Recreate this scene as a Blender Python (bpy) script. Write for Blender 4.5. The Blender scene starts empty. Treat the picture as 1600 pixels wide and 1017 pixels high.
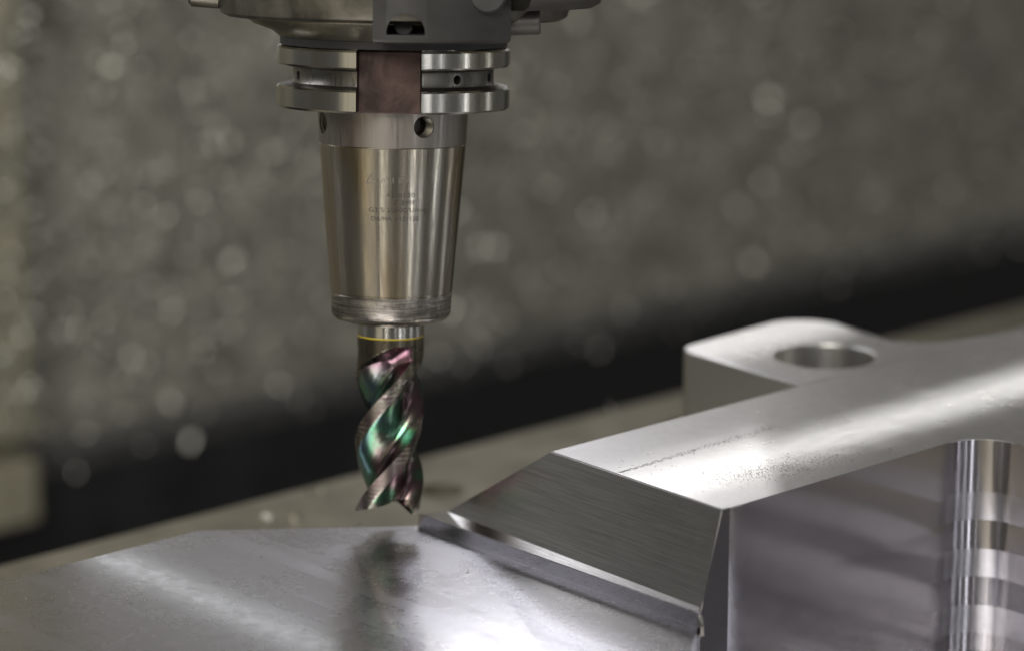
import bpy, bmesh, math, random
from mathutils import Vector, Matrix, noise

S = 0.001                       # everything below is written in millimetres
sc = bpy.context.scene
COL = sc.collection
R_ = math.radians

# ------------------------------------------------------------------ camera
FW = Vector((0.65767, 0.71399, -0.24023)).normalized()
CAM = Vector((-484.8, -576.5, 248.0))
RT = FW.cross(Vector((0, 0, 1))).normalized()
UP = RT.cross(FW)
cam = bpy.data.objects.new('camera', bpy.data.cameras.new('camera'))
COL.objects.link(cam)
m = Matrix((RT, UP, -FW)).transposed().to_4x4()
m.translation = CAM * S
cam.matrix_world = m
cam.data.sensor_width = 36.0
cam.data.lens = 101.25
cam.data.clip_start = 0.02
cam.data.clip_end = 50.0
cam.data.dof.use_dof = True
cam.data.dof.focus_distance = 0.758
cam.data.dof.aperture_fstop = 6.8
cam.data.dof.aperture_blades = 0
sc.camera = cam

# ------------------------------------------------------------------ world, lamps, exposure
w = bpy.data.worlds.new('World')
sc.world = w
w.use_nodes = True
bg = w.node_tree.nodes['Background']
bg.inputs['Color'].default_value = (1.0, 0.98, 0.93, 1)
bg.inputs['Strength'].default_value = 0.10
sc.view_settings.view_transform = 'Standard'
sc.view_settings.look = 'None'
sc.view_settings.exposure = 0.0
sc.view_settings.gamma = 1.0
sc.view_settings.use_curve_mapping = False
sc.cycles.use_denoising = True
sc.cycles.max_bounces = 8
sc.cycles.sample_clamp_indirect = 4.0


def area(name, loc, target, sx, sy, radiance, color=(1, 1, 1), xdir=None):
    """rectangular lamp; sx runs along xdir (or horizontally); sizes in mm"""
    d = bpy.data.lights.new(name, 'AREA')
    d.shape = 'RECTANGLE'
    d.size, d.size_y = sx * S, sy * S
    d.energy = radiance * math.pi * (sx * S) * (sy * S)
    d.color = color
    o = bpy.data.objects.new(name, d)
    COL.objects.link(o)
    loc = Vector(loc)
    z = (loc - Vector(target)).normalized()
    x = Vector(xdir) if xdir else Vector((0, 0, 1)).cross(z)
    x = (x - z * x.dot(z)).normalized()
    mm = Matrix((x, z.cross(x), z)).transposed().to_4x4()
    mm.translation = loc * S
    o.matrix_world = mm
    return o


# long tube lamp high above the rear of the table, mirrored in the top face
area('tube_lamp', (700, 338, 212), (60, -70, 29), 700, 10, 3.2, (1.0, 0.98, 0.95), (1, 0, 0))
area('corner_fill', (450, 337, 217), (30, -90, 29), 110, 36, 1.5, (1.0, 0.98, 0.96), (1, 0, 0))  # added panel that whitens the near corner of the top face
area('lug_fill', (515, 338, 150), (150, 0, 29), 100, 14, 1.8, (1.0, 0.98, 0.95), (1, 0, 0))  # added strip that brightens the top of the lug
# lamp beside the spindle, throws the cutter's shadow across the plate
area('spindle_lamp', (288, 260, 265), (-20, -60, 0), 90, 70, 10.5, (0.95, 0.95, 1.0), (0, 1, 0))
# unseen strip added behind the spindle for the streak on the plate
area('plate_streak_strip', (137, 272, 118), (-50, 10, 0), 110, 8, 1.9, (0.93, 0.96, 1.0), (0, 1, 0))
area('rear_lamp', (-161, 262, 209), (18, -60, 4), 200, 64, 3.8, (0.93, 0.94, 1.0))
# unseen low fill added on the left for a sheen on the sloped face
area('slope_sheen_fill', (-188, 248, 25), (22, -85, 15), 100, 80, 0.11, (1.0, 0.98, 0.94))
# unseen soft fill added on the camera side, lifts wall and tool
area('front_fill', (-620, -420, 620), (300, 300, -20), 600, 420, 9.6, (1.0, 0.965, 0.89))
# unseen upright strips added to streak the round steel
for az, wd, ra, co in ((214, 20, 6, (1.0, 0.95, 0.84)), (221, 9, 5, (1.0, 0.96, 0.9)), (246, 12, 3, (1.0, 0.97, 0.95)), (262, 30, 6, (0.97, 0.98, 1.0)),
                       (276, 14, 5, (0.95, 0.97, 1.0)), (304, 26, 6, (0.93, 0.96, 1.0)), (335, 22, 4, (0.95, 0.97, 1.0))):
    area('steel_streak_strip', (20 + 800 * math.cos(R_(az)), 20 + 800 * math.sin(R_(az)), 130), (20, 20, 80), wd, 620, ra, co)
area('side_fill', (-800, -130, 110), (20, 20, 80), 330, 520, 0.55, (1.0, 0.90, 0.68))  # unseen warm panel added to brighten the left of the holder


# ------------------------------------------------------------------ helpers
def link(name, me, parent=None):
    o = bpy.data.objects.new(name, me)
    COL.objects.link(o)
    if parent:
        o.parent = parent
    return o


def tag(o, label=None, cat=None, group=None, kind=None):
    if label:
        o['label'] = label
    if cat:
        o['category'] = cat
    if group:
        o['group'] = group
    if kind:
        o['kind'] = kind
    return o


def empty(name, loc=(0, 0, 0), mat=None):
    o = bpy.data.objects.new(name, None)
    o.empty_display_size = 0.02
    COL.objects.link(o)
    if mat is not None:
        o.matrix_world = mat
    else:
        o.location = Vector(loc) * S
    return o


def finish(name, bm, mats, parent=None, smooth=None):
    bmesh.ops.scale(bm, vec=(S, S, S), verts=bm.verts)
    me = bpy.data.meshes.new(name)
    bmesh.ops.recalc_face_normals(bm, faces=bm.faces)
    bm.to_mesh(me)
    bm.free()
    for mt in (mats if isinstance(mats, (list, tuple)) else [mats]):
        me.materials.append(mt)
    if smooth:
        me.polygons.foreach_set('use_smooth', [True] * len(me.polygons))
        me.set_sharp_from_angle(angle=R_(smooth))
    return link(name, me, parent)


def boolean(o, cutters, op='DIFFERENCE', smooth=None):
    for c in cutters:
        md = o.modifiers.new('b', 'BOOLEAN')
        md.operation = op
        md.solver = 'EXACT'
        md.object = c
    bpy.context.view_layer.update()
    dg = bpy.context.evaluated_depsgraph_get()
    me = bpy.data.meshes.new_from_object(o.evaluated_get(dg))
    o.modifiers.clear()
    o.data = me
    for c in cutters:
        bpy.data.objects.remove(c)
    if smooth:
        me.polygons.foreach_set('use_smooth', [True] * len(me.polygons))
        me.set_sharp_from_angle(angle=R_(smooth))
    return o


def box(bm, x0, x1, y0, y1, z0, z1, bev=0.0):
    g = bmesh.ops.create_cube(bm, size=1.0)
    vs = g['verts']
    for v in vs:
        v.co = Vector((x0 + (v.co.x + .5) * (x1 - x0), y0 + (v.co.y + .5) * (y1 - y0), z0 + (v.co.z + .5) * (z1 - z0)))
    if bev:
        es = list({e for v in vs for e in v.link_edges})
        bmesh.ops.bevel(bm, geom=es, offset=bev, segments=2, affect='EDGES', profile=0.5)
    return vs


def lathe(bm, prof, n=128, a0=0.0, a1=math.tau):
    """prof: list of (r, z); full turn closes"""
    full = abs(a1 - a0 - math.tau) < 1e-6
    k = n if full else n + 1
    rows = []
    for r, z in prof:
        if r < 1e-6:
            rows.append([bm.verts.new((0, 0, z))])
        else:
            rows.append([bm.verts.new((r * math.cos(a0 + (a1 - a0) * i / n), r * math.sin(a0 + (a1 - a0) * i / n), z)) for i in range(k)])
    for a, b in zip(rows, rows[1:]):
        for i in range(n):
            j = (i + 1) % k
            if len(a) == 1 and len(b) == 1:
                continue
            if len(a) == 1:
                bm.faces.new((a[0], b[i], b[j]))
            elif len(b) == 1:
                bm.faces.new((a[i], b[0], a[j]))
            else:
                bm.faces.new((a[i], b[i], b[j], a[j]))
    return rows


def cyl(bm, p, q, r, n=32, r2=None, bev=0.0):
    p, q = Vector(p), Vector(q)
    d = q - p
    mt = d.to_track_quat('Z', 'Y').to_matrix().to_4x4()
    mt.translation = p
    L = d.length
    r2 = r if r2 is None else r2
    sub = bmesh.new()
    prof = [(0, 0), (r - bev, 0), (r, bev), (r2, L - bev), (r2 - bev, L), (0, L)] if bev else [(0, 0), (r, 0), (r2, L), (0, L)]
    lathe(sub, prof, n)
    bmesh.ops.transform(sub, matrix=mt, verts=sub.verts)
    tmp = bpy.data.meshes.new('t')
    sub.to_mesh(tmp)
    sub.free()
    bm.from_mesh(tmp)
    bpy.data.meshes.remove(tmp)


# ------------------------------------------------------------------ materials
class NT:
    def __init__(self, name):
        self.m = bpy.data.materials.new(name)
        self.m.use_nodes = True
        self.t = self.m.node_tree
        self.b = self.t.nodes['Principled BSDF']

    def n(self, typ, **kw):
        nd = self.t.nodes.new(typ)
        for k, v in kw.items():
            if k in nd.inputs and not hasattr(nd, k):
                nd.inputs[k].default_value = v
            elif hasattr(nd, k):
                setattr(nd, k, v)
        return nd

    def l(self, a, b):
        self.t.links.new(a, b)

    def coord(self, scale=(1, 1, 1), loc=(0, 0, 0), rot=(0, 0, 0)):
        tc = self.n('ShaderNodeTexCoord')
        mp = self.n('ShaderNodeMapping')
        mp.inputs['Scale'].default_value = scale
        mp.inputs['Location'].default_value = loc
        mp.inputs['Rotation'].default_value = rot
        self.l(tc.outputs['Object'], mp.inputs['Vector'])
        return mp.outputs[0]

    def noise(self, vec, scale, detail=4, rough=0.55, dist=0.0):
        nd = self.n('ShaderNodeTexNoise')
        nd.inputs['Scale'].default_value = scale
        nd.inputs['Detail'].default_value = detail
        nd.inputs['Roughness'].default_value = rough
        nd.inputs['Distortion'].default_value = dist
        self.l(vec, nd.inputs['Vector'])
        return nd.outputs['Fac']

    def ramp(self, fac, stops, interp='LINEAR'):
        nd = self.n('ShaderNodeValToRGB')
        nd.color_ramp.interpolation = interp
        el = nd.color_ramp.elements
        while len(el) < len(stops):
            el.new(0.5)
        for e, (p, c) in zip(el, stops):
            e.position = p
            e.color = (c, c, c, 1) if not isinstance(c, (tuple, list)) else (*c, 1)
        self.l(fac, nd.inputs['Fac'])
        return nd.outputs['Color']

    def mix(self, fac, a, b, blend='MIX'):
        nd = self.n('ShaderNodeMix')
        nd.data_type = 'RGBA'
        nd.blend_type = blend
        for s, v in ((nd.inputs[0], fac), (nd.inputs[6], a), (nd.inputs[7], b)):
            if isinstance(v, (int, float)):
                s.default_value = v if s.type == 'VALUE' else (v, v, v, 1)
            elif isinstance(v, tuple):
                s.default_value = (*v, 1)
            else:
                self.l(v, s)
        return nd.outputs[2]

    def bump(self, h, strength, dist, prev=None):
        nd = self.n('ShaderNodeBump')
        nd.inputs['Strength'].default_value = strength
        nd.inputs['Distance'].default_value = dist
        self.l(h, nd.inputs['Height'])
        if prev:
            self.l(prev, nd.inputs['Normal'])
        return nd.outputs[0]

    def set(self, **kw):
        for k, v in kw.items():
            s = self.b.inputs[k.replace('_', ' ')]
            if isinstance(v, (int, float)):
                s.default_value = v
            elif isinstance(v, tuple):
                s.default_value = (*v, 1)
            else:
                self.l(v, s)
        return self


def mat_aluminium(name, col=(0.66, 0.65, 0.68), rough=0.16, stain=0.5, line_rot=0.0, fine=1.0, lines=1.0, stain_scale=38, film=0.0, line_scale=(9000, 120, 120), passes=0.0, bk=1.0, coat_r=0.05):
    """freshly milled aluminium: feed lines, coolant stains, pitting"""
    t = NT(name)
    v = t.coord()
    st = t.noise(v, stain_scale, 5, 0.55, 0.6)
    st2 = t.noise(v, 240, 4, 0.6)
    fn = t.noise(v, 2600, 3, 0.6)
    ln = t.noise(t.coord(line_scale, rot=(0, 0, line_rot)), 1.0, 3, 0.6)
    r = t.ramp(st, [(0.3, rough * (1 - 0.3 * stain)), (0.5, rough), (0.72, rough * (1 + 0.6 * stain))])
    r2 = t.mix(0.35, r, t.ramp(st2, [(0.3, rough * 0.75), (0.75, rough * 1.4)]))
    if passes:
        ps = t.noise(t.coord((85, 0.6, 0.6)), 1.0, 1, 0.4)
        r2 = t.mix(passes, r2, t.mix(1.0, r2, t.ramp(ps, [(0.36, 0.55), (0.44, 1.0), (0.56, 1.0), (0.6, 1.5)]), 'MULTIPLY'))
        gr = t.noise(v, 900, 3, 0.6)
    c = t.mix(t.ramp(st2, [(0.4, 0.0), (0.72, 0.45 * stain)]), col, tuple(x * 0.72 for x in col))
    c = t.mix(t.ramp(fn, [(0.62, 0.0), (0.78, 0.5 * fine)]), c, tuple(x * 0.45 for x in col))
    if lines > 2:
        c = t.mix(t.ramp(ln, [(0.35, 0.0), (0.66, 0.55)]), c, tuple(x * 0.55 for x in col))
    nb = t.bump(ln, 0.10 * lines, 0.00005)
    nb = t.bump(fn, 0.16 * fine * bk, 0.00006, nb)
    if passes:
        nb = t.bump(gr, 0.10, 0.0001, nb)
    t.set(Base_Color=c, Metallic=1.0, Roughness=r2, Normal=nb)
    if film:
        t.set(Coat_Weight=film, Coat_Roughness=t.ramp(st2, [(0.35, coat_r), (0.7, coat_r * 2.2)]), Coat_IOR=1.7, Coat_Normal=t.bump(t.noise(v, 110, 2, 0.5), 0.022, 0.0004))
    return t.m


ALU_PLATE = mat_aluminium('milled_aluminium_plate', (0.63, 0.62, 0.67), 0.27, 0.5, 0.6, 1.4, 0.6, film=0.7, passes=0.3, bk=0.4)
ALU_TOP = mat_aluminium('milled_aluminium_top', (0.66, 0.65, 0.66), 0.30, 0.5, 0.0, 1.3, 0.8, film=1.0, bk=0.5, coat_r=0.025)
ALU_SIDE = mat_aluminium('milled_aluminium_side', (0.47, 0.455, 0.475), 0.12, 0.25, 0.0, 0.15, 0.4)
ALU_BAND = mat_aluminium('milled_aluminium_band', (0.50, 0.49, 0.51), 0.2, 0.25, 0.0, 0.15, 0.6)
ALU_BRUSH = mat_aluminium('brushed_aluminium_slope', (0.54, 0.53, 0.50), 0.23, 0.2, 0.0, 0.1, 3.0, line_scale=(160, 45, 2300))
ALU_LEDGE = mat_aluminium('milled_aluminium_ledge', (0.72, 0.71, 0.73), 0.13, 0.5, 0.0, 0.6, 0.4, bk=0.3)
ALU_BORE = mat_aluminium('bored_aluminium', (0.70, 0.69, 0.66), 0.30, 0.2, 0.0, 0.1, 1.0)


def mat_holder(name, col, rough, tint, streak=1.0):
    """ground steel: streaks along the axis, heat tint, rings around"""
    t = NT(name)
    ax = t.noise(t.coord((900, 900, 8)), 1.0, 4, 0.65)
    big = t.noise(t.coord((60, 60, 14)), 1.0, 3, 0.5)
    spots = t.noise(t.coord((1, 1, 0.35)), 900, 3, 0.6)
    rings = t.noise(t.coord((20, 20, 5000)), 1.0, 2, 0.6)
    c = t.mix(t.ramp(big, [(0.4, 0.0), (0.6, 1.0)]), col, tint)
    c = t.mix(t.ramp(ax, [(0.35, 0.45 * streak), (0.62, 0.0)]), c, tuple(x * 0.45 for x in col))
    c = t.mix(t.ramp(spots, [(0.66, 0.0), (0.75, 0.55)]), c, tuple(x * 0.25 for x in col))
    rr = t.ramp(ax, [(0.3, rough * 1.35), (0.7, rough * 0.75)])
    nb = t.bump(ax, 0.22 * streak, 0.00012)
    nb = t.bump(rings, 0.05, 0.00004, nb)
    t.set(Base_Color=c, Metallic=1.0, Roughness=rr, Normal=nb)
    return t.m


def mat_rim(name):
    t = NT(name)
    a = t.noise(t.coord((70, 70, 2600)), 1.0, 4, 0.65)
    b = t.noise(t.coord(), 420, 4, 0.65)
    c = t.mix(t.ramp(a, [(0.38, 1.0), (0.6, 0.0)]), (0.50, 0.47, 0.42), (0.12, 0.105, 0.09))
    c = t.mix(t.ramp(b, [(0.5, 0.0), (0.68, 0.7)]), c, (0.13, 0.115, 0.10))
    t.set(Base_Color=c, Metallic=1.0, Roughness=t.ramp(b, [(0.3, 0.2), (0.7, 0.45)]), Normal=t.bump(a, 0.3, 0.00012))
    return t.m


STEEL = mat_holder('ground_steel', (0.47, 0.435, 0.37), 0.20, (0.37, 0.29, 0.17))
STEEL_RIM = mat_rim('scuffed_rim_steel')
STEEL_MATTE = mat_holder('matte_steel', (0.31, 0.285, 0.26), 0.38, (0.26, 0.225, 0.19), 0.6)
STEEL_BRIGHT = mat_holder('bright_steel', (0.48, 0.47, 0.43), 0.18, (0.42, 0.39, 0.32), 0.4)
GROOVE = mat_holder('dark_groove_steel', (0.20, 0.19, 0.17), 0.3, (0.15, 0.14, 0.12), 0.4)  # darker steel for the flange groove
STEEL_WORN = mat_holder('worn_nose_steel', (0.46, 0.43, 0.35), 0.34, (0.32, 0.29, 0.20), 0.9)


def mat_plain(name, col, rough, metallic=0.0, var=0.3, scale=120, bump=0.1):
    t = NT(name)
    v = t.coord()
    a = t.noise(v, scale, 5, 0.6, 0.4)
    c = t.mix(t.ramp(a, [(0.35, 0.0), (0.68, 1.0)]), tuple(x * (1 - var) for x in col), tuple(min(1, x * (1 + var)) for x in col))
    r = t.ramp(a, [(0.3, rough * 0.8), (0.7, min(1.0, rough * 1.2))])
    t.set(Base_Color=c, Metallic=metallic, Roughness=r, Normal=t.bump(t.noise(v, scale * 12, 3), bump, 0.0001))
    return t.m


SLOT = mat_plain('keyway_steel', (0.075, 0.048, 0.042), 0.5, 0.7, 0.6, 90)
DARK_STEEL = mat_plain('dark_steel', (0.14, 0.13, 0.105), 0.42, 0.8, 0.4, 90)
BLACK = mat_plain('black_recess', (0.012, 0.012, 0.012), 0.6, 0.0)
PAINT = mat_plain('grey_cover_paint', (0.028, 0.027, 0.025), 0.42, 0.0, 0.3, 60)
PAINT2 = mat_plain('brown_grey_casting', (0.06, 0.055, 0.050), 0.45, 0.0, 0.3, 60)
ENGRAVE = mat_plain('engraved_mark', (0.04, 0.035, 0.03), 0.8, 0.0)
ENGRAVE2 = mat_plain('faint_engraved_mark', (0.20, 0.18, 0.15), 0.5, 0.5)
YELLOW = mat_plain('yellow_ring', (0.55, 0.42, 0.03), 0.35, 0.0, 0.1)
WALL = mat_plain('cabin_wall_paint', (0.36, 0.343, 0.298), 0.55, 0.0, 0.38, 48)
POST = mat_plain('post_paint', (0.40, 0.37, 0.27), 0.5, 0.0, 0.2, 25)
RUBBER = mat_plain('black_way_cover', (0.016, 0.016, 0.018), 0.55, 0.0, 0.5, 30)
SHADE_STEPS = (mat_plain('grey_shade_step', (0.18, 0.175, 0.165), 0.5), mat_plain('dark_shade_step', (0.07, 0.07, 0.07), 0.5))
TABLE = mat_plain('machine_table_steel', (0.34, 0.315, 0.25), 0.42, 0.55, 0.2, 30)
CHIP = mat_plain('aluminium_swarf', (0.54, 0.53, 0.48), 0.42, 1.0, 0.1, 200)
GRIT = mat_plain('dark_grit', (0.15, 0.15, 0.15), 0.5, 0.6, 0.5, 900)


def mat_coated(name, rough=0.2):
    """carbide with a thin interference coating"""
    t = NT(name)
    v = t.coord((1, 1, 1))
    a = t.noise(v, 90, 3, 0.5, 0.3)
    b = t.noise(t.coord((1200, 1200, 300)), 1.0, 3, 0.6)
    c = t.ramp(a, [(0.32, (0.22, 0.13, 0.155)), (0.45, (0.14, 0.13, 0.11)), (0.55, (0.10, 0.24, 0.145)), (0.68, (0.13, 0.21, 0.23))])
    sx = t.n('ShaderNodeSeparateXYZ')
    t.l(v, sx.inputs[0])
    mr = t.n('ShaderNodeMapRange')
    mr.inputs['From Min'].default_value = -0.086
    mr.inputs['From Max'].default_value = -0.077
    t.l(sx.outputs['Z'], mr.inputs['Value'])
    c = t.mix(mr.outputs[0], c, (0.22, 0.12, 0.15))
    c = t.mix(t.ramp(b, [(0.45, 0.0), (0.75, 0.4)]), c, (0.05, 0.045, 0.04))
    t.set(Base_Color=c, Metallic=1.0, Roughness=t.ramp(b, [(0.3, rough * 0.7), (0.7, rough * 1.5)]),
          Normal=t.bump(b, 0.15, 0.00005))
    th_ = t.n('ShaderNodeMapRange')
    th_.inputs['To Min'].default_value = 330.0
    th_.inputs['To Max'].default_value = 470.0
    t.l(t.noise(v, 60, 2, 0.5), th_.inputs['Value'])
    t.l(th_.outputs[0], t.b.inputs['Thin Film Thickness'])
    t.b.inputs['Thin Film IOR'].default_value = 1.42
    return t.m


COATED = mat_coated('rainbow_coated_carbide', 0.17)
def mat_land(name):
    t = NT(name)
    v = t.coord((1, 1, 1))
    wv = t.n('ShaderNodeTexWave')
    wv.wave_type = 'BANDS'
    wv.bands_direction = 'Z'
    wv.inputs['Scale'].default_value = 230.0
    wv.inputs['Distortion'].default_value = 1.2
    wv.inputs['Detail'].default_value = 2.0
    wv.inputs['Detail Scale'].default_value = 2.0
    t.l(v, wv.inputs['Vector'])
    n1 = t.noise(v, 300, 3, 0.6)
    c = t.mix(t.ramp(n1, [(0.4, 0.0), (0.65, 1.0)]), (0.27, 0.26, 0.21), (0.22, 0.16, 0.16))
    tick = t.mix(1.0, t.ramp(wv.outputs['Fac'], [(0.7, 0.0), (0.92, 1.0)]), t.ramp(t.noise(v, 170, 2, 0.5), [(0.45, 0.0), (0.62, 0.8)]), 'MULTIPLY')
    c = t.mix(tick, c, (0.62, 0.58, 0.54))
    t.set(Base_Color=c, Metallic=1.0, Roughness=0.25, Normal=t.bump(wv.outputs['Fac'], 0.05, 0.0002))
    return t.m


LAND = mat_land('ground_carbide_land')
SHANK = mat_plain('dark_coated_shank', (0.13, 0.115, 0.085), 0.28, 1.0, 0.2, 150)

# ------------------------------------------------------------------ setting
WY = 673.0
bm = bmesh.new()
box(bm, -300, 2600, WY, WY + 10, -197, 700)
tag(finish('cabin_wall', bm, WALL), kind='structure')
bm = bmesh.new()
box(bm, -300, 2600, WY - 3, WY + 20, -700, -197.5)
tag(finish('way_cover', bm, RUBBER), kind='structure')
for k, (z0, z1) in enumerate(((-176, -186), (-186.2, -197.3))):  # added strips, the wall's shading into the black band stepped by colour
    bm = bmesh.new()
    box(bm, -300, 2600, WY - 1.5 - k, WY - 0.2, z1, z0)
    tag(finish('wall_shade_strip', bm, SHADE_STEPS[k]), kind='structure')
bm = bmesh.new()
box(bm, 120, 298, WY - 40, WY - 0.5, -163, 700, 3)
tag(finish('corner_post', bm, POST), kind='structure')
bm = bmesh.new()
box(bm, 120, 296, WY - 44, WY - 3.5, -206, -172, 3)
tag(finish('post_foot', bm, POST), kind='structure')

# machine table with clamping bores
TZ = -40.0
bm = bmesh.new()
box(bm, -500, 900, -420, 160.2, TZ - 60, TZ, 1.5)
tab = finish('machine_table', bm, TABLE)
cut = []
for (x, y, r) in ((129.5, 125.5, 8), (9.5, 125.5, 8), (249.5, 125.5, 8), (369.5, 125.5, 8)):
    b2 = bmesh.new()
    cyl(b2, (x, y, TZ - 14), (x, y, TZ + 5), r, 40)
    cut.append(finish('cut', b2, BLACK))
tag(boolean(tab, cut), kind='structure')

# swarf clinging to the wall
rng = random.Random(5)


def swarf(bm, c, L, wd, curl, mt):
    """one curled strip of swarf"""
    n = 5
    rows = []
    for i in range(n):
        a = (i / (n - 1) - .5) * curl
        p = Vector((L / curl * math.sin(a), 0, L / curl * (1 - math.cos(a))))
        rows.append([bm.verts.new(c + mt @ (p + Vector((0, s * wd / 2, 0)))) for s in (-1, 1)])
    for a, b in zip(rows, rows[1:]):
        bm.faces.new((a[0], a[1], b[1], b[0]))


def rand_rot():
    return Matrix.Rotation(rng.uniform(0, math.tau), 3, 'Z') @ Matrix.Rotation(rng.uniform(0, math.pi), 3, 'X') @ Matrix.Rotation(rng.uniform(0, math.tau), 3, 'Y')


def facing_rot(spread):
    n = Vector((rng.gauss(-0.45, spread), -1, rng.gauss(0.15, spread))).normalized()
    return (n.to_track_quat('Z', 'Y').to_matrix()) @ Matrix.Rotation(rng.uniform(0, math.tau), 3, 'Z')


bm = bmesh.new()
for i in range(13000):
    x = rng.uniform(200, 1300)
    z = -200 + (rng.random() ** 0.8) * 330
    if x > 650 and rng.random() < 0.35:
        continue
    L = rng.uniform(5.5, 8.5) if rng.random() < 0.05 else rng.uniform(1.6, 4.6)
    y = WY - rng.uniform(1.0, 3.0)
    if x < 308:
        if z < -160:
            continue
        y = WY - 41.5
    swarf(bm, Vector((x, y, z)), L, L * rng.uniform(0.5, 0.9), rng.uniform(0.5, 1.6), facing_rot(0.55))
tag(finish('wall_swarf', bm, CHIP, smooth=60), 'small bright aluminium chips clinging to the dark cabin wall', 'swarf', kind='stuff')

# loose chips lying on the table
bm = bmesh.new()
for i in range(60):
    x, y = rng.uniform(-20, 380), rng.uniform(60, 158)
    L = rng.uniform(1.0, 2.6)
    swarf(bm, Vector((x, y, TZ + L * 0.3)), L, L * 0.6, rng.uniform(1, 2.4), rand_rot())
for x, y in ((63.9, 137.8), (71.6, 130.7), (240, 157)):
    swarf(bm, Vector((x, y, TZ + 1.3)), 4, 3, 1.6, rand_rot())
tag(finish('table_swarf', bm, CHIP, smooth=60), 'aluminium chips scattered on the beige machine table', 'swarf', kind='stuff')

# ------------------------------------------------------------------ workpiece
T, LZ = 29.0, 3.7
work = tag(empty('milled_workpiece', (30, -60, TZ)), 'milled aluminium workpiece with sloped block, pierced lug and flat base plate', 'workpiece')
WO = Vector((30, -60, TZ))


def wpart(name, bm, mats, smooth=None):
    o = finish(name, bm, mats, None, smooth)
    o.parent = work
    o.matrix_parent_inverse = Matrix.Translation(-WO * S)
    return o


# base plate
pl = [(-330, 49), (-30.7, 45.4), (18.3, 6.2), (17.6, -101), (0.5, -114.4), (-110, -205), (-330, -205)]
bm = bmesh.new()
top = [bm.verts.new((x, y, 0)) for x, y in pl]
bot = [bm.verts.new((x, y, TZ + 0.05)) for x, y in pl]
bm.faces.new(top)
bm.faces.new(bot[::-1])
for i in range(len(pl)):
    j = (i + 1) % len(pl)
    bm.faces.new((top[i], bot[i], bot[j], top[j]))
bmesh.ops.bevel(bm, geom=[e for e in bm.edges if all(v.co.z > -1 for v in e.verts)], offset=0.3, segments=2, affect='EDGES')
wpart('base_plate', bm, ALU_PLATE, 35)

# narrow ledge along the foot of the slope
bm = bmesh.new()
q = [(17.0, 6.9), (23.8, 2.7), (17.9, -100.9), (14.7, -103.4)]
top = [bm.verts.new((x + (0.4 if i in (1, 2) else 0), y, LZ)) for i, (x, y) in enumerate(q)]
bot = [bm.verts.new((x + (0.4 if i in (1, 2) else 0), y, TZ + 0.1)) for i, (x, y) in enumerate(q)]
bm.faces.new(top)
bm.faces.new(bot[::-1])
for i in range(4):
    j = (i + 1) % 4
    bm.faces.new((top[i], bot[i], bot[j], top[j])).material_index = 1
bmesh.ops.bevel(bm, geom=[e for e in bm.edges if all(v.co.z > 1 for v in e.verts)], offset=0.25, segments=2, affect='EDGES')
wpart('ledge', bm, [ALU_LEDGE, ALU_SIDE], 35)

# block: outline lofted downwards, sloped on the left and the rear, pocket wall with step-down bands in front
path = []                       # (x, y, kind)  kind: bit1 left slope, bit2 rear slope, amp of the bands
path.append((27.2, -36.4, 'LR', 0))
path.append((23.4, -102.8, 'LF', 0))
path.append((26.0, -103.15, '', 0))
nseg = 26
for i in range(1, nseg + 1):
    x = 26.2 + (113.0 - 26.2) * i / nseg
    path.append((x, -103.3, '', max(0.0, min(1.0, (x - 45) / 65))))
for i in range(1, 33):
    a = math.pi / 2 * (1 - i / 32)
    path.append((113.0 + 12.5 * math.cos(a), -115.8 + 12.5 * math.sin(a), '', 1))
for i in range(1, 13):
    path.append((125.5, -115.8 - i * 8, '', 1))
path += [(520, -212, '', 0), (520, -36.4, 'R', 0)]
bands = [T]
z = T - 15.0
while z > TZ + 6:
    bands.append(z)
    z -= 8.2
bands.append(TZ + 0.1)
lev = [T, LZ, TZ + 0.1] + bands[1:-1]
lev = sorted(set(lev), reverse=True)
lev.insert(1, T - 0.01)


def band_off(z):
    if z >= bands[1]:
        return 0.0
    k = (bands[1] - z) / 8.2
    f = k - math.floor(k)
    return 0.3 * (f if int(k) % 2 == 0 else 1 - f)


bm = bmesh.new()
rows = []
lev = [l for l in lev if l != T - 0.01]
for zl in lev:
    s0 = (T - zl) / (T - LZ)
    row = []
    for (x, y, k, amp) in path:
        s = s0 if 'F' in k else min(1.0, s0)
        if 'L' in k:
            x += -3.2 * s if 'R' in k else -5.4 * s
            if 'F' in k:
                y += 1.4 * min(1.0, s)
        if 'R' in k:
            y += 39.0 * s
        o = band_off(zl) * amp
        # inward normal of the pocket: wall y face -> +y, side face -> +x
        if y < -103 and x >= 113:
            a = math.atan2(y + 115.8, x - 113.0)
            if y < -115.8:
                a = 0.0
            x += o * math.cos(a)
            y += o * math.sin(a)
        elif amp:
            y += o
        row.append(bm.verts.new((x, y, zl)))
    rows.append(row)
ft = bm.faces.new(rows[0])
ft.material_index = 0
N = len(path)
for a, b in zip(rows, rows[1:]):
    for i in range(N):
        j = (i + 1) % N
        f = bm.faces.new((a[i], b[i], b[j], a[j]))
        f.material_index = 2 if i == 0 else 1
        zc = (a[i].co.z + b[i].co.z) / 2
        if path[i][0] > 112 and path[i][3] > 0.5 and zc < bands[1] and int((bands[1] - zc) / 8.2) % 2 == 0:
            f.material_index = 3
rim = [e for e in bm.edges if all(abs(v.co.z - T) < 1e-4 for v in e.verts) and not any(v.co.x > 500 for v in e.verts) and not (e.verts[0].co.y > -40 and e.verts[1].co.y > -40)]
edgeB = [e for e in bm.edges if {rows[0][1], rows[1][1]} == set(e.verts) or any({rows[k][1], rows[k + 1][1]} == set(e.verts) for k in range(len(rows) - 1))]
bmesh.ops.bevel(bm, geom=rim + edgeB, offset=0.28, segments=2, affect='EDGES')
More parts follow.
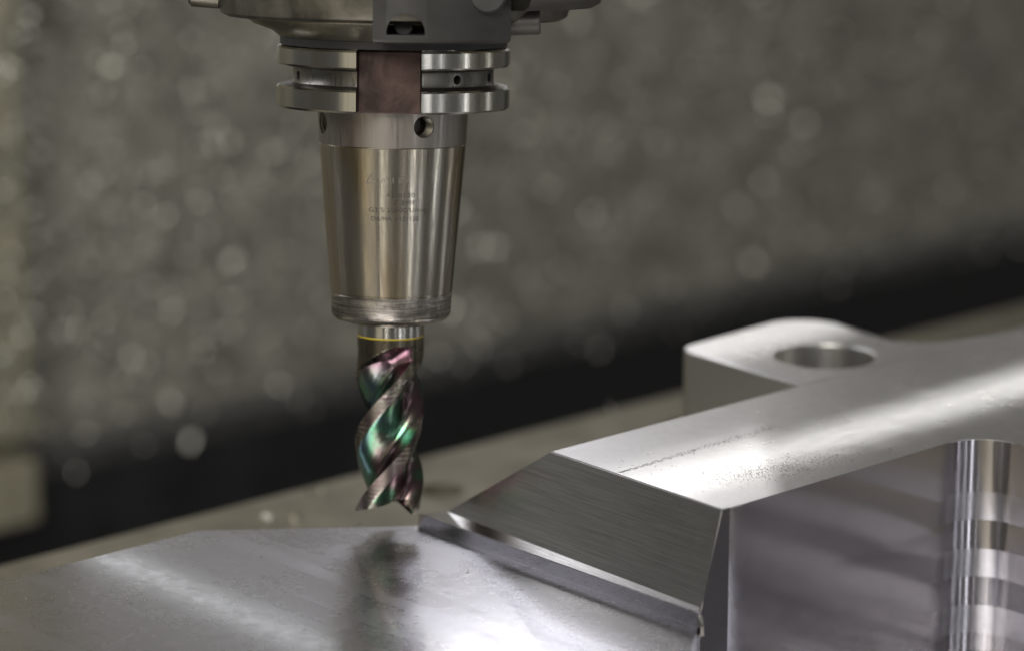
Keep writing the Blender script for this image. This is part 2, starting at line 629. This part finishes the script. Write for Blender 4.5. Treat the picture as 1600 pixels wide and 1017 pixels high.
wpart('block', bm, [ALU_TOP, ALU_SIDE, ALU_BRUSH, ALU_BAND], 4)


def rounded(poly, rads, seg=10):
    out = []
    n = len(poly)
    for i in range(n):
        p, a, b = Vector(poly[i]), Vector(poly[i - 1]), Vector(poly[(i + 1) % n])
        r = rads[i]
        if r <= 0:
            out.append(tuple(p))
            continue
        da, db = (a - p).normalized(), (b - p).normalized()
        half = math.acos(max(-1, min(1, da.dot(db)))) / 2
        t = r / math.tan(half)
        c = p + (da + db).normalized() * (r / math.sin(half))
        s, e = p + da * t - c, p + db * t - c
        ang = math.atan2(s.x * e.y - s.y * e.x, s.dot(e))
        a0 = math.atan2(s.y, s.x)
        out += [(c.x + r * math.cos(a0 + ang * k / seg), c.y + r * math.sin(a0 + ang * k / seg)) for k in range(seg + 1)]
    return out


lug = rounded([(128, -36.4), (132.5, 19.0), (195, 22.5), (187, -27), (222, -36.4)], [0, 7, 15, 14, 0])
bm = bmesh.new()
top = [bm.verts.new((x, y, T)) for x, y in lug]
bot = [bm.verts.new((x, y, TZ + 0.15)) for x, y in lug]
bm.faces.new(top)
bm.faces.new(bot[::-1])
for i in range(len(lug)):
    j = (i + 1) % len(lug)
    f = bm.faces.new((top[i], bot[i], bot[j], top[j]))
    f.material_index = 1
lo = finish('lug', bm, [ALU_TOP, ALU_BORE])
b2 = bmesh.new()
cyl(b2, (158.7, -18.0, TZ - 4), (158.7, -18.0, T + 4), 15.2, 72)
lo.data.materials.append(ALU_BORE)
ct = finish('cut', b2, ALU_BORE)
boolean(lo, [ct], smooth=30)
md = lo.modifiers.new('edge', 'BEVEL')
md.width = 0.5 * S
md.segments = 3
md.limit_method = 'ANGLE'
md.angle_limit = R_(50)
lo.parent = work
lo.matrix_parent_inverse = Matrix.Translation(-WO * S)

# floor of the pocket
bm = bmesh.new()
box(bm, 14, 125.4, -400, -103.4, TZ + 0.06, TZ + 4.0, 0)
wpart('pocket_floor', bm, ALU_PLATE)

# torn burr left at the end of the ledge
bm = bmesh.new()
pts = [(17.0, -101.2, 0), (14.6, -103.4, 0), (13.6, -105.4, 0), (15.2, -105.0, 0), (16.8, -103.0, 0)]
hs = [2.6, 2.4, 0.5, 0.4, 2.2]
lo_ = [bm.verts.new((x, y, -2)) for x, y, z in pts]
hi_ = [bm.verts.new((x, y, h)) for (x, y, z), h in zip(pts, hs)]
bm.faces.new(hi_)
for i in range(5):
    j = (i + 1) % 5
    bm.faces.new((hi_[i], lo_[i], lo_[j], hi_[j]))
wpart('burr', bm, STEEL_BRIGHT)

# grit and fine chips on the top face
bm = bmesh.new()


def speck(bm, c, r):
    vs = [bm.verts.new(c + Vector((rng.uniform(.5, 1.2) * r * math.cos(a), rng.uniform(.5, 1.2) * r * math.sin(a), 0))) for a in (0, 1.5, 3.1, 4.6)]
    tp = bm.verts.new(c + Vector((0, 0, r * rng.uniform(.4, .9))))
    for i in range(4):
        bm.faces.new((vs[i], vs[(i + 1) % 4], tp))


for i in range(1500):
    x = rng.gauss(62, 13)
    y = rng.gauss(-88, 4.0) + (x - 62) * -0.12
    if not (30 < x < 110 and -102.4 < y < -72):
        continue
    speck(bm, Vector((x, y, T)), rng.uniform(0.05, 0.2))
for i in range(900):
    x = 26 + 64 * rng.random() ** 1.2
    y = -62.5 + rng.gauss(0, 0.25 + (x - 26) * 0.02) + (x - 30) * 0.03
    speck(bm, Vector((x + 1, y, T)), rng.uniform(0.05, 0.2))
for i in range(500):
    speck(bm, Vector((rng.uniform(28, 190), rng.uniform(-101, -38), T)), rng.uniform(0.05, 0.15))
tag(finish('metal_grit', bm, GRIT), 'dark metal grit scattered on the bright top face of the block', 'grit', kind='stuff')

bm = bmesh.new()
for i in range(420):
    x = rng.uniform(-110, 14)
    y = rng.uniform(-105, 44)
    if x + y > 12:
        continue
    speck(bm, Vector((x, y, 0)), rng.uniform(0.05, 0.17))
for (x, y) in ((0.6, -32.0),):
    swarf(bm, Vector((x, y, 0.35)), 1.1, 0.5, 2.0, rand_rot())
tag(finish('fine_swarf', bm, CHIP), 'tiny bright chips sprinkled over the flat base plate', 'swarf', kind='stuff')

# ------------------------------------------------------------------ tool: common frame (local -z runs down the axis, local -y faces the viewer)
O = Vector((17.3, 16.2, 124.7))
TIP = Vector((7.9, 8.9, 6.4))
zl = (O - TIP).normalized()
xl = (RT - zl * RT.dot(zl)).normalized()
yl = zl.cross(xl)
FRAME = (Matrix((xl, yl, zl)).transposed() * 0.985).to_4x4()
FRAME.translation = O * S


def tpart(name, bm, mats, root, smooth=None):
    o = finish(name, bm, mats, None, smooth)
    o.parent = root
    return o


# ---- spindle head
sp = tag(empty('spindle_head', mat=FRAME), 'dark machine spindle nose above the tool holder', 'spindle')
bm = bmesh.new()
lathe(bm, [(0, 11.2), (24, 11.2), (30.5, 11.3), (31.6, 11.8), (33.6, 13.4), (38.6, 15.2), (40.4, 16.6), (40.6, 19.5)], 128)
tpart('nose_ring', bm, STEEL_WORN, sp, 40)
bm = bmesh.new()
lathe(bm, [(27, 9.6), (31.3, 9.6), (31.3, 11.6), (27, 11.6)], 96)
tpart('gap_shade_ring', bm, BLACK, sp, 40)  # added black ring, shade of the gap put into its colour
bm = bmesh.new()
lathe(bm, [(30, 16.6), (45.6, 17.0), (47.6, 18.0), (48.5, 20.5), (48.7, 60), (30, 60)], 128)
tpart('housing', bm, DARK_STEEL, sp, 40)
# cover block in front
bm = bmesh.new()
a0, a1 = R_(-90 - 4), R_(-90 + 40)
n = 40
rows = []
for (r, z) in ((30.0, 12.0), (48.6, 12.2), (49.7, 12.6), (50.1, 13.4), (50.2, 60), (30, 60)):
    rows.append([bm.verts.new((r * math.cos(a0 + (a1 - a0) * i / n), r * math.sin(a0 + (a1 - a0) * i / n), z)) for i in range(n + 1)])
for a, b in zip(rows, rows[1:] + rows[:1]):
    for i in range(n):
        bm.faces.new((a[i], b[i], b[i + 1], a[i + 1]))
bm.faces.new([r[0] for r in rows])
bm.faces.new([r[-1] for r in rows][::-1])
be = [e for e in bm.edges if all(abs(math.hypot(v.co.x, v.co.y) - 50.15) < 0.12 for v in e.verts) and abs(e.verts[0].co.z - e.verts[1].co.z) > 5 and len(e.link_faces) == 2 and e.calc_face_angle(0) > 1]
bmesh.ops.bevel(bm, geom=be, offset=3.0, segments=5, affect='EDGES')
cb = finish('cover_block', bm, PAINT)
b2 = bmesh.new()
cyl(b2, (5.0, -70, 15.0), (5.0, -36, 15.0), 5.0, 40)
ct = finish('cut', b2, BLACK)
b3 = bmesh.new()
box(b3, -5, 15, -80, -10, 5, 14.4)
keep = finish('keep', b3, BLACK)
boolean(ct, [keep])
cb.data.materials.append(BLACK)
boolean(cb, [ct], smooth=35)
cb.parent = sp
bm = bmesh.new()
cyl(bm, (4.2, -35, 16.4), (4.2, -42, 16.4), 2.6, 24, bev=0.4)
tpart('port_plug', bm, BLACK, sp, 35)
bm = bmesh.new()
lathe(bm, [(34, 20.5), (54.5, 20.8), (56.6, 22.0), (57.4, 24), (57.6, 60), (34, 60), (34, 20.5)], 40, R_(-90 + 40.6), R_(-90 + 150))
tpart('side_housing', bm, PAINT2, sp, 40)
bm = bmesh.new()
cyl(bm, (31, -30, 17.2), (40.0, -30, 17.6), 3.3, 28, bev=0.5)
tpart('clamp_screw', bm, PAINT2, sp, 35)
bm = bmesh.new()
cyl(bm, (26, -40, 25.0), (26, -45.2, 25.0), 5.0, 32, bev=0.7)
tpart('cover_bolt', bm, PAINT, sp, 35)
bm = bmesh.new()
cyl(bm, (-55, -12, 23.0), (-46, -12, 22.4), 3.4, 24, bev=0.8)
tpart('side_pin', bm, DARK_STEEL, sp, 35)

# ---- tool holder
th = tag(empty('tool_holder', mat=FRAME), 'steel shrink-fit tool holder with grooved flange, gripping the cutter', 'tool holder')
RF = 32.1
bm = bmesh.new()
lathe(bm, [(0, 10.8), (26, 10.8), (26, 9.2), (RF - 0.5, 9.2), (RF, 8.7), (RF, 4.7), (RF - .5, 4.2), (27.9, 3.5), (27.7, 3.1), (27.7, -0.3), (27.9, -0.7),
           (RF - .5, -1.4), (RF, -1.9), (RF, -6.9), (RF - .6, -7.5), (20.0, -7.5), (0, -7.5)], 192)
fl = finish('flange', bm, [STEEL_BRIGHT])
cuts = []
for s in (-1, 1):
    b2 = bmesh.new()
    if s < 0:
        box(b2, -8.7, 8.7, -60, -24.0, -20, 30)
    else:
        box(b2, -8.7, 8.7, 25.0, 60, -20, 30)
    cuts.append(finish('cut', b2, SLOT))
for ang in (-90 + 40.5, -90 + 73, -90 - 67, -90 + 120):
    b2 = bmesh.new()
    c, s_ = math.cos(R_(ang)), math.sin(R_(ang))
    cyl(b2, (24 * c, 24 * s_, 1.4), (40 * c, 40 * s_, 1.4), 1.25, 24)
    cuts.append(finish('cut', b2, BLACK))
fl.data.materials.append(SLOT)
fl.data.materials.append(BLACK)
boolean(fl, cuts, smooth=30)
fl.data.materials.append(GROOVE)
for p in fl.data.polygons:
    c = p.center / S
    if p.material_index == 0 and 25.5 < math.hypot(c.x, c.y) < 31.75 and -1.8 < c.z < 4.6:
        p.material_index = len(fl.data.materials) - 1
fl.parent = th
# material of slot faces: cutters carry their own material through the boolean
bm = bmesh.new()
box(bm, -8.5, 8.5, -25.0, -23.4, -7.7, 9.0, 0.35)
o = tpart('keyway_floor', bm, SLOT, th)

bm = bmesh.new()
lathe(bm, [(0, -6.4), (20.9, -6.4), (20.75, -9), (20.35, -17.3), (20.2, -17.45)], 160)
up = finish('collar_band', bm, STEEL_MATTE, None, 30)
bm = bmesh.new()
lathe(bm, [(20.2, -17.45), (20.32, -17.65), (16.95, -58.4), (16.75, -58.6), (16.75, -58.95)], 160)
tb = finish('taper_body', bm, STEEL, None, 30)
bm = bmesh.new()
lathe(bm, [(16.75, -58.95), (16.9, -59.15), (16.65, -64.6), (16.3, -65.3), (15.3, -66.2), (11.5, -67.4), (9.4, -67.7), (9.4, -66.0), (0, -66.0)], 160)
finish('clamping_rim', bm, STEEL_RIM, None, 30).parent = th
# threaded screw bores in the collar band
cuts = []
bores = ((-90 + 26.5, -11.6), (-90 - 67, -11.6), (-90 + 131, -11.4), (-90 + 180, -11.4))
for ang, z in bores:
    b2 = bmesh.new()
    c, s_ = math.cos(R_(ang)), math.sin(R_(ang))
    cyl(b2, (13 * c, 13 * s_, z), (30 * c, 30 * s_, z), 3.0, 32)
    cuts.append(finish('cut', b2, DARK_STEEL))
bmx = bmesh.new()
bmx.from_mesh(up.data)
ring = [e for e in bmx.edges if e.is_boundary]
bmesh.ops.contextual_create(bmx, geom=ring)
bmesh.ops.recalc_face_normals(bmx, faces=bmx.faces)
bmx.to_mesh(up.data)
bmx.free()
up.data.materials.append(DARK_STEEL)
boolean(up, cuts, smooth=30)
up.parent = th
tb.parent = th
for ang, z in bores[:2]:
    c, s_ = math.cos(R_(ang)), math.sin(R_(ang))
    bm = bmesh.new()
    # thread ridges in the bore and the screw end deep inside
    for k in range(5):
        rr = 19.6 - k * 0.9
        sub = bmesh.new()
        lathe(sub, [(3.0, -0.35), (2.6, 0), (3.0, 0.35)], 28)
        mt = Vector((c, s_, 0)).to_track_quat('Z', 'Y').to_matrix().to_4x4()
        mt.translation = Vector((c * rr, s_ * rr, z))
        bmesh.ops.transform(sub, matrix=mt, verts=sub.verts)
        tmp = bpy.data.meshes.new('t')
        sub.to_mesh(tmp)
        sub.free()
        bm.from_mesh(tmp)
        bpy.data.meshes.remove(tmp)
    cyl(bm, (12.4 * c, 12.4 * s_, z), (14.2 * c, 14.2 * s_, z), 2.3, 24, bev=0.3)
    tpart('set_screw', bm, DARK_STEEL, th, 35)


def wrapped_text(body, size, xc, zc, mat, width=None, extra=None):
    """lettering laid on the taper: x runs round the cone, y up the axis"""
    cu = bpy.data.curves.new('txt', 'FONT')
    cu.body = body
    cu.size = size
    cu.align_x = 'CENTER'
    cu.align_y = 'CENTER'
    cu.resolution_u = 3
    to = bpy.data.objects.new('txt', cu)
    COL.objects.link(to)
    bpy.context.view_layer.update()
    me = bpy.data.meshes.new_from_object(to.evaluated_get(bpy.context.evaluated_depsgraph_get()))
    bpy.data.objects.remove(to)
    bm = bmesh.new()
    bm.from_mesh(me)
    bpy.data.meshes.remove(me)
    if extra:
        extra(bm)
    if width and bm.verts:
        xs = [v.co.x for v in bm.verts]
        k = width / (max(xs) - min(xs))
        mid = (max(xs) + min(xs)) / 2
        for v in bm.verts:
            v.co.x = (v.co.x - mid) * k
    bmesh.ops.subdivide_edges(bm, edges=[e for e in bm.edges if e.calc_length() > 0.8], cuts=1)
    for v in bm.verts:
        z = zc + v.co.y
        r = 20.32 + (z + 17.65) * (20.32 - 16.95) / (58.4 - 17.65) + 0.03
        a = -math.pi / 2 + (xc + v.co.x) / r
        v.co = Vector((r * math.cos(a), r * math.sin(a), z))
    bmesh.ops.triangulate(bm, faces=bm.faces)
    o = tpart('engraving', bm, mat, th)
    return o


def tri(bm):
    vs = [bm.verts.new(p) for p in ((-8.2, -0.9, 0), (-5.2, -0.9, 0), (-6.7, 2.1, 0))]
    vi = [bm.verts.new(p) for p in ((-7.7, -0.6, 0), (-5.7, -0.6, 0), (-6.7, 1.4, 0))]
    for i in range(3):
        j = (i + 1) % 3
        bm.faces.new((vs[i], vs[j], vi[j], vi[i]))


wrapped_text('A   I  IIIIII', 2.0, 1.6, -26.2, ENGRAVE2, None, tri)
wrapped_text('A2403.20', 1.75, 3.0, -30.2, ENGRAVE, 8.0)
wrapped_text('Z 20SF', 1.6, 4.2, -32.2, ENGRAVE, 6.0)
wrapped_text('G2,5 25000 U/min', 1.75, 2.6, -34.3, ENGRAVE, 16.5)
wrapped_text('DA/HA  1121120', 1.75, 1.6, -36.7, ENGRAVE, 13.0)

# ---- end mill
em = tag(empty('end_mill', mat=FRAME), 'three-flute end mill with rainbow coating, held under the steel holder', 'end mill')
RC = 9.65
bm = bmesh.new()
lathe(bm, [(0, -66.5), (9.25, -66.5), (9.25, -70.9), (0, -70.9)], 96)
tpart('chrome_collar', bm, STEEL_BRIGHT, em, 30)
bm = bmesh.new()
lathe(bm, [(8, -70.95), (9.31, -70.95), (9.34, -71.1), (9.31, -71.28), (8, -71.28)], 96)
tpart('yellow_ring', bm, YELLOW, em, 30)
bm = bmesh.new()
lathe(bm, [(8, -71.3), (9.30, -71.3), (9.34, -73.2), (8.0, -73.4)], 96)
tpart('shank', bm, SHANK, em, 30)

PROF = [(0, 1.0), (3, 0.992), (14, 0.965), (27, 0.935), (31, 0.905), (42, 0.80), (55, 0.69), (68, 0.605), (80, 0.56), (92, 0.545), (102, 0.57), (109, 0.64), (114, 0.75), (118, 0.90), (120, 1.0)]


def prof(a):
    a %= 120
    for (p, r), (q, s) in zip(PROF, PROF[1:]):
        if p <= a <= q:
            return r + (s - r) * (a - p) / (q - p)


LEAD = 66.0
PHASE = R_(13)
ZB, ZT = -120.8, -73.2
angs = []
for k in range(3):
    angs += [k * 120 + a for a in (0, 1, 3, 6, 10, 14, 18, 22, 27, 29, 31, 34, 38, 42, 46, 50, 55, 59, 63, 68, 72, 76, 80, 84, 88, 92, 96, 100, 103, 106, 109, 111, 113, 114.5, 116, 117.3, 118.6, 119.5)]
M = len(angs)
NR = 150


def rise(a):
    a %= 120
    if a <= 27:
        return 0.05 * a
    if a <= 80:
        return 1.35 + (a - 27) * 0.045
    if a <= 112:
        return 3.7
    return 3.7 * (120 - a) / 8


def runout(z, a):
    st = 5.5 * min(1.6, abs((a % 120) - 80) / 45.0) ** 2
    return max(0.0, min(1.0, (ZT + 0.6 - st - z) / 6.5))


bm = bmesh.new()
rows = []
for j in range(NR + 1):
    s = j / NR
    row = []
    for a in angs:
        z0 = ZB + rise(a)
        z = z0 + (ZT - z0) * s
        g = runout(z, a)
        dep = 0.46 * math.sin(g * math.pi / 2) ** 1.2
        r = RC * max(prof(a), 1.0 - dep) * (1.0 - 0.032 * max(0.0, min(1.0, (z - ZT + 9) / 4.0)))
        ph = R_(a) + PHASE + math.tau * z / LEAD
        row.append(bm.verts.new((r * math.cos(ph), r * math.sin(ph), z)))
    rows.append(row)
for a, b in zip(rows, rows[1:]):
    for i in range(M):
        k = (i + 1) % M
        f = bm.faces.new((a[i], a[k], b[k], b[i]))
        zc = (a[i].co.z + b[i].co.z) / 2
        gq = runout(zc, angs[i])
        cutin = prof(angs[i]) < 1.0 - 0.46 * math.sin(gq * math.pi / 2) ** 1.2 + 0.004
        am = (angs[i] + 0.3) % 120
        f.material_index = (1 if zc < ZT - 9 else 2) if am < 27 else (2 if gq < 0.04 else 0)
mid = []
for i, a in enumerate(angs):
    p = rows[0][i].co
    mid.append(bm.verts.new((p.x * 0.35, p.y * 0.35, ZB + 3.0)))
cv = bm.verts.new((0, 0, ZB + 3.4))
for i in range(M):
    k = (i + 1) % M
    bm.faces.new((rows[0][i], mid[i], mid[k], rows[0][k]))
    bm.faces.new((mid[i], cv, mid[k]))
tpart('fluted_body', bm, [COATED, LAND, SHANK], em, 28)
